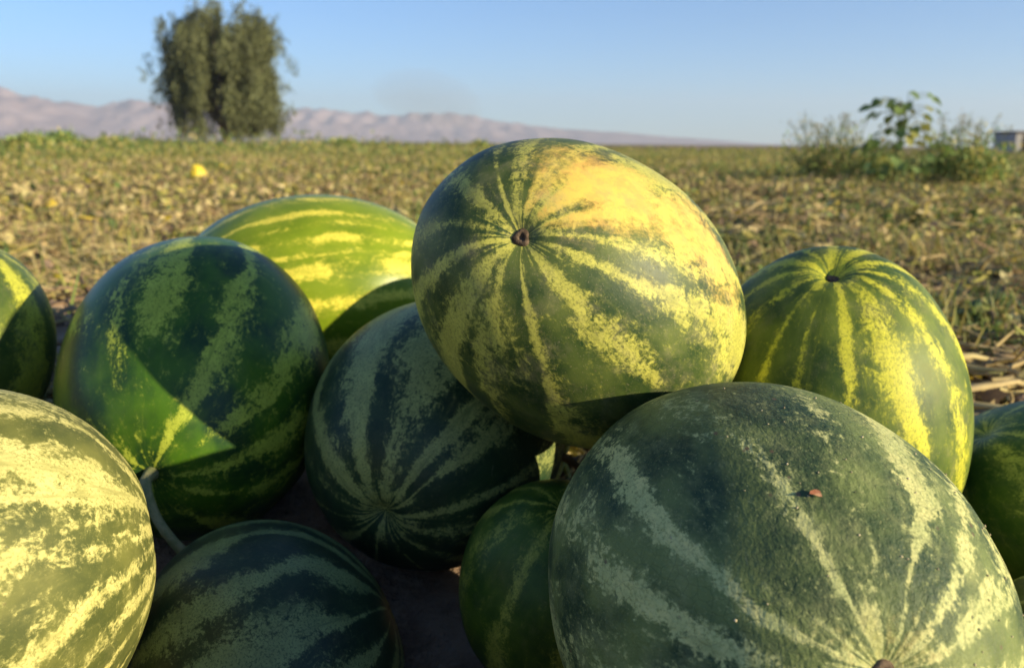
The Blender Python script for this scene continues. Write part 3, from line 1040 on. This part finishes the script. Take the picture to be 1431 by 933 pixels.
# the tall plant with broad leaves
def broad_plant():
    d = 9.0
    x = (1238 - 715.5) / 1100 * d
    root = empty('broad_leaved_plant', (x, d, gz(x, d)))
    tag(root, 'tall plant with broad heart shaped leaves standing above the weeds', 'plant')
    c_ = np.array([(0, 0, -.03), (.02, .0, .25), (.0, .02, .5), (.03, .0, .78), (.05, .0, .98)])
    V, Q, T = tube(c_, [.018, .016, .013, .010, .006], 8)
    gm = simple_mat('green stalk', (.12, .17, .05), (.24, .27, .09), 40, .6, .2)
    fast_mesh('stem', V, [Q, T], gm, root)
    # heart-shaped leaf, cupped along its midrib
    out = []
    for i in range(20):
        t_ = TAU * i / 20
        out.append((.5 - .5 * math.cos(t_) - .16 * math.exp(-(min(t_, TAU - t_) / .35) ** 2) * -1, .46 * math.sin(t_) * (1 - .35 * (0.5 - .5 * math.cos(t_)) ** 2)))
    Vl = [(a_, b_, .35 * b_ * b_ - .22 * a_ * a_ + .03 * math.sin(9 * b_)) for a_, b_ in out] + [(.25, 0, 0), (.5, 0, -.06), (.75, 0, -.13)]
    Vl = np.array(Vl)
    Tl = []
    for i in range(20):
        a_ = out[i][0]
        cidx = 20 + (0 if a_ < .33 else 1 if a_ < .68 else 2)
        j_ = (i + 1) % 20
        a2 = out[j_][0]
        c2 = 20 + (0 if a2 < .33 else 1 if a2 < .68 else 2)
        Tl.append([cidx, i, j_])
        if c2 != cidx: Tl.append([cidx, j_, c2])
    g1 = simple_mat('broad green leaf', (.13, .20, .05), (.20, .28, .08), 12, .55, .2, .004, .4, .3)
    g2 = simple_mat('yellowing leaf', (.24, .26, .06), (.38, .36, .10), 12, .6, .2, .004, .3, .3)
    me = {}
    r = np.random.default_rng(5)
    spots = [(-.38, .92, .24, 0), (-.26, .86, .2, 0), (-.14, .84, .2, 1), (.02, 1.08, .2, 0), (.18, 1.06, .2, 0), (.30, 1.03, .24, 0), (.24, .9, .2, 0),
             (.12, .85, .18, 1), (.28, .76, .22, 1), (.14, .72, .22, 0), (-.08, .70, .22, 0), (-.22, .66, .22, 0), (-.30, .58, .2, 0), (.20, .55, .2, 1),
             (-.05, .55, .2, 0), (.05, .62, .2, 1), (-.20, .48, .22, 0), (.22, .42, .2, 0), (-.1, .38, .2, 0), (.1, .33, .2, 1), (.0, .93, .18, 0), (-.18, .76, .18, 1),
             (.3, .3, .2, 0), (-.28, .34, .2, 0)] + [(r.normal(.02, .2), r.uniform(.25, 1.02), .2, int(r.uniform() < .35)) for _ in range(44)]
    sm_ = np.array(c_)
    for i, (lx, lz, s_, kind) in enumerate(spots):
        ly = r.uniform(-.2, .2)
        tip = np.array([lx, ly, lz])
        zb = max(.08, min(.95, lz - .12))
        bs = np.array([np.interp(zb, sm_[:, 2], sm_[:, j]) for j in range(3)])
        pc = np.stack([bs + (tip - bs) * t_ + np.array([0, 0, .05 * math.sin(math.pi * t_)]) for t_ in np.linspace(0, 1, 5)])
        Vp, Qp, Tp = tube(pc, .004, 5, False)
        s_ *= .66
        lf_ = fast_mesh('leaf', Vl * s_, np.array(Tl), (g1, g2)[kind], root) if kind not in me else None
        if lf_ is None:
            lf_ = bpy.data.objects.new('leaf', me[kind].data)
            C.objects.link(lf_)
            lf_.parent = root
            lf_.scale = (s_ / me[kind]['size'],) * 3
        else:
            me[kind] = lf_
            lf_['size'] = s_
        lf_.location = tip
        lf_.rotation_euler = (r.uniform(-.7, .7), r.uniform(.15, .9), math.atan2(ly, lx + 1e-3) + r.uniform(-.6, .6))
        Vp = Vp - tip
        ps = bpy.data.objects.new('x', None)
        bpy.data.objects.remove(ps)
        stems.append((Vp + tip, Qp))
    cs = Collect()
    for V_, Q_ in stems:
        cs.add(V_, Q_, None, (.2, .22, .07))
    cs.build('leaf_stalks', MAT['leaf'], root)


stems = []
broad_plant()


# ------------------------------------------------------------------ the tree
def make_tree():
    d = 60.0
    x0 = (326 - 715.5) / 1100 * d
    root = empty('willowy_tree', (x0, d, 0))
    tag(root, 'lone rounded tree with drooping grey green foliage far out in the field', 'tree')
    r = np.random.default_rng(9)
    wood = Collect()

    def limb(p, q, r0, r1, sag=.2):
        t_ = np.linspace(0, 1, 7)[:, None]
        c_ = np.array(p) + (np.array(q) - np.array(p)) * t_ + np.array([0, 0, sag]) * np.sin(math.pi * t_)
        c_[1:-1] += r.normal(0, .08, (5, 3))
        V, Q, T = tube(c_, np.linspace(r0, r1, 7), 8)
        wood.add(V, Q, T)
        return c_
    limb((0, 0, -.1), (-.1, 0, 1.6), .36, .30, 0)
    ends = []
    for (tx, ty, tz) in [(-2.0, .3, 5.6), (-1.2, -1.4, 6.2), (-.8, 1.4, 7.6), (1.6, -.5, 6.0), (2.4, .8, 5.4), (1.0, 1.5, 6.8), (-.4, -.3, 8.6),
                         (2.0, -1.6, 5.0), (-2.6, -.8, 4.6), (3.0, .0, 7.0)]:
        c_ = limb((-.1, 0, 1.3), (tx, ty, tz), .19, .05, .3)
        for _ in range(4):
            e = c_[r.integers(3, 7)]
            q = e + np.array([r.normal(0, 1.3), r.normal(0, 1.3), r.uniform(.2, 1.6)])
            limb(e, q, .05, .015, .15)
    wood.build('trunk', MAT['bark'], root)
    # crown: tassels of leaves hanging from clump centres; tops follow an uneven outline with a cleft in the middle
    cr_ = Collect()
    P_, Cc = [], []

    def top_at(x):
        xs = [-4.5, -3.9, -3.4, -2.6, -1.6, -.9, -.3, .4, 1.0, 1.8, 2.6, 3.4, 4.3, 4.9]
        zs = [7.4, 8.6, 8.9, 8.8, 9.6, 10.4, 10.2, 8.4, 8.2, 9.6, 9.6, 9.1, 9.0, 6.4]
        return np.interp(x, xs, zs)
    n_cl = 400
    for i in range(n_cl):
        a_ = r.uniform(0, TAU)
        rr_ = r.uniform(0, 1) ** .42
        cx, cy = 3.75 * rr_ * math.cos(a_), 3.6 * rr_ * math.sin(a_)
        ztop = top_at(cx) - 2.3 * (cy / 4.2) ** 2
        zlow = 1.7 + .25 * abs(cx - .2)
        cz = zlow + (ztop - zlow) * (r.uniform(0, 1) ** .75)
        if abs(cx - .4) < .75 and cy < .6 and r.uniform() < .9:
            continue
        ln = r.uniform(1.2, 2.6)
        wd = r.uniform(.14, .42)
        m_ = int(200 * ln / 1.8)
        t_ = r.uniform(0, 1, m_)
        px_ = cx + r.normal(0, wd, m_) * (.55 + .6 * np.sin(math.pi * np.clip(t_, 0, 1)))
        py_ = cy + r.normal(0, wd, m_) * (.55 + .6 * np.sin(math.pi * np.clip(t_, 0, 1)))
        pz_ = cz - ln * t_ + .15 * r.normal(size=m_)
        pz_ = np.maximum(pz_, .55 + .9 * r.uniform(size=m_))
        P_.append(np.stack([px_, py_, pz_], -1))
        base = np.array([.165, .180, .080]) * r.uniform(.75, 1.3)
        Cc.append(base * r.uniform(.7, 1.35, (m_, 1)))
    # loose sprigs all round the outline
    for _ in range(70):
        sx = r.uniform(-4.3, 4.4)
        sy = r.normal(0, 1.2)
        m_ = 26
        up_ = r.uniform() < .55
        sz_ = top_at(sx) + r.uniform(-.1, .55) if up_ else r.uniform(1.6, 8.0)
        if not up_: sx = (4.35 if r.uniform() < .5 else -4.35) + r.normal(0, .28)
        t_ = r.uniform(0, 1, m_)
        P_.append(np.stack([sx + r.normal(0, .13, m_) + .3 * t_ * r.normal(), sy + r.normal(0, .15, m_), np.maximum(sz_ - t_ * r.uniform(.7, 1.6), .7)], -1))
        Cc.append(np.array([.165, .180, .080]) * r.uniform(.7, 1.35, (m_, 1)))
    # a thin sprig sticking out
    for sx, sz_ in ((-5.2, 6.6), (-4.8, 5.0), (-4.9, 4.2), (4.3, 8.3)):
        m_ = 70
        P_.append(np.stack([r.normal(sx, .25, m_), r.normal(0, .3, m_), sz_ - r.uniform(0, 1.5, m_)], -1))
        Cc.append(np.array([.165, .180, .080]) * r.uniform(.7, 1.35, (m_, 1)))
    P_ = np.concatenate(P_)
    Cc = np.concatenate(Cc)
    n_ = len(P_)
    spread(cr_, SLEAF, P_[:, 0], P_[:, 1], P_[:, 2], np.stack([r.uniform(.2, .45, n_), r.uniform(.08, .18, n_), r.uniform(.2, .3, n_)], -1),
           r.uniform(0, 6.28, n_), r.normal(1.15, .45, n_), r.normal(0, .5, n_), Cc)
    cr_.build('crown', MAT['leaf'], root)


make_tree()


# ------------------------------------------------------------------ yellow melons, fallen leaves, hut
def yellow_melon(px, py_d, r, label, tilt):
    d = py_d
    x = (px - 715.5) / 1100 * d
    th, ph = np.meshgrid(np.arange(28) / 28 * TAU, np.linspace(.02, math.pi - .02, 18))
    ridge = 1 + .018 * np.cos(9 * th) * np.sin(ph)
    V = np.stack([r * .80 * np.sin(ph) * np.cos(th) * ridge, r * .80 * np.sin(ph) * np.sin(th) * ridge, r * 1.1 * np.cos(ph)], -1).reshape(-1, 3)
    i = np.arange(17)[:, None] * 28; j = np.arange(28)[None]
    Q = np.stack([i + j, i + 28 + j, i + 28 + (j + 1) % 28, i + (j + 1) % 28], -1).reshape(-1, 4)
    o = fast_mesh('yellow_melon', V, Q, MAT['ymelon'])
    o.rotation_euler = tilt
    o.location = (x, d, gz(x, d) + r * .85)
    tag(o, label, 'melon')
    Vs, Qs, Ts = tube([(0, 0, r * 1.07), (.003, 0, r * 1.07 + .02), (.012, .004, r * 1.07 + .045)], [.012, .008, .007], 7)
    fast_mesh('stem', Vs, [Qs, Ts], MAT['peduncle'], o)
    return o


MAT['ymelon'] = simple_mat('yellow rind', (.62, .47, .025), (.72, .56, .06), 14, .4, .1, .003)
yellow_melon(283, 9.4, .125, 'bright yellow melon lying out among the dry vines', (.25, -.35, .2))
yellow_melon(446, 9.9, .055, 'tiny yellow melon almost buried in the vines', (1.2, .3, 0))


def lying_leaf(x, y, size, colr, label, rot, tpl):
    g = simple_mat('withered leaf', colr, tuple(c_ * .62 for c_ in colr), 30, .7, .3, .003, .3, .2)
    tv, tf = leaf_tpl(tpl)
    o = fast_mesh('withered_leaf', tv * size, tf, g)
    o.location = (x, y, gz(x, y) + size * .35)
    o.rotation_euler = rot
    tag(o, label, 'leaf')


lying_leaf(.915, 1.52, .075, (.62, .44, .05), 'yellow withered leaf on the litter beside the upright melon', (.5, -.5, .4), 3)
lying_leaf(1.02, 1.62, .11, (.12, .15, .07), 'dull green wilted leaf lying behind the yellow one', (.6, -.2, 2.0), 4)
lying_leaf(1.0, 1.95, .09, (.50, .42, .10), 'pale olive curled leaf on the litter farther behind', (1.1, .2, 1.0), 5)


def hut():
    d = 78.0
    xl = (1396 - 715.5) / 1100 * d
    root = empty('grey_hut', (xl + 2.6, d, 0))
    tag(root, 'small grey block hut with a flat roof on the horizon', 'hut')
    wm = simple_mat('grey block wall', (.30, .29, .28), (.40, .38, .36), 1.5, .9, .3, .02)
    rm = simple_mat('dark roof', (.10, .085, .07), (.16, .13, .11), 2, .9, .3, .02)
    dm = simple_mat('painted doorway shade', (.02, .018, .015), (.035, .03, .025), 2, .9, .1)  # near-black colour stands in for the shade inside the opening

    def boxm(name, lo, hi, mat, parent):
        x0_, y0_, z0_ = lo; x1_, y1_, z1_ = hi
        V = [(x0_, y0_, z0_), (x1_, y0_, z0_), (x1_, y1_, z0_), (x0_, y1_, z0_), (x0_, y0_, z1_), (x1_, y0_, z1_), (x1_, y1_, z1_), (x0_, y1_, z1_)]
        Q = [(0, 3, 2, 1), (4, 5, 6, 7), (0, 1, 5, 4), (1, 2, 6, 5), (2, 3, 7, 6), (3, 0, 4, 7)]
        return fast_mesh(name, np.array(V, float), np.array(Q), mat, parent, False)
    boxm('wall', (-2.6, .0, -.1), (-2.0, .25, 1.85), wm, root)
    boxm('wall', (1.6, .0, -.1), (2.6, .25, 1.85), wm, root)
    boxm('wall', (-2.6, .252, -.1), (-2.35, 3.6, 1.85), wm, root)
    boxm('wall', (2.35, .252, -.1), (2.6, 3.6, 1.85), wm, root)
    boxm('wall', (-2.348, 3.35, -.1), (2.348, 3.6, 1.85), wm, root)
    boxm('lintel', (-1.998, .02, 1.45), (1.598, .23, 1.848), rm, root)
    boxm('doorway_shade', (-1.998, .06, -.1), (1.598, .2, 1.448), dm, root)  # dark panel painted as the shade of the open doorway
    boxm('roof', (-2.8, -.2, 1.853), (2.8, 3.8, 2.05), rm, root)


hut()


# ------------------------------------------------------------------ haze
def haze():
    x0_, y0_, z0_, x1_, y1_, z1_ = -5600., -5600., -5., 5600., 5600., 290.
    V = [(x0_, y0_, z0_), (x1_, y0_, z0_), (x1_, y1_, z0_), (x0_, y1_, z0_), (x0_, y0_, z1_), (x1_, y0_, z1_), (x1_, y1_, z1_), (x0_, y1_, z1_)]
    Q = [(0, 3, 2, 1), (4, 5, 6, 7), (0, 1, 5, 4), (1, 2, 6, 5), (2, 3, 7, 6), (3, 0, 4, 7)]
    m = bpy.data.materials.new('haze air')
    m.use_nodes = True
    t = m.node_tree
    t.nodes.clear()
    v = t.nodes.new('ShaderNodeVolumePrincipled')
    v.inputs['Color'].default_value = (.74, .84, 1.0, 1)
    v.inputs['Density'].default_value = 2.5e-4
    v.inputs['Anisotropy'].default_value = .1
    o_ = t.nodes.new('ShaderNodeOutputMaterial')
    t.links.new(v.outputs[0], o_.inputs['Volume'])
    o = fast_mesh('haze', np.array(V), np.array(Q), m, None, False)
    tag(o, kind='stuff')


haze()


# ------------------------------------------------------------------ a faint cloud of smoke far off
def smoke():
    th, ph = np.meshgrid(np.arange(32) / 32 * TAU, np.linspace(.05, math.pi - .05, 20))
    q = np.stack([np.sin(ph) * np.cos(th), np.sin(ph) * np.sin(th), np.cos(ph)], -1).reshape(-1, 3)
    q *= (1 + .22 * Waves(.45, 10, 8)(q))[:, None]
    V = q * np.array([46, 30, 27.0])
    V[:, 0] -= .45 * V[:, 2] - 8
    i = np.arange(19)[:, None] * 32; j = np.arange(32)[None]
    Q = np.stack([i + j, i + 32 + j, i + 32 + (j + 1) % 32, i + (j + 1) % 32], -1).reshape(-1, 4)
    n0 = np.arange(32)
    cap = np.concatenate([np.stack([n0 * 0 + len(V), n0, (n0 + 1) % 32], -1), np.stack([n0 * 0 + len(V) + 1, 19 * 32 + (n0 + 1) % 32, 19 * 32 + n0], -1)])
    V = np.vstack([V, V[:32].mean(0), V[-32:].mean(0)])
    m = bpy.data.materials.new('thin smoke')
    m.use_nodes = True
    t = m.node_tree
    t.nodes.clear()
    v = t.nodes.new('ShaderNodeVolumePrincipled')
    v.inputs['Color'].default_value = (.62, .58, .54, 1)
    v.inputs['Density'].default_value = .0042
    o_ = t.nodes.new('ShaderNodeOutputMaterial')
    t.links.new(v.outputs[0], o_.inputs['Volume'])
    o = fast_mesh('smoke', V, [Q, cap], m)
    o.location = (-88, 800, 42)
    tag(o, 'faint grey smoke hanging before the mountains', 'smoke', kind='stuff')


smoke()
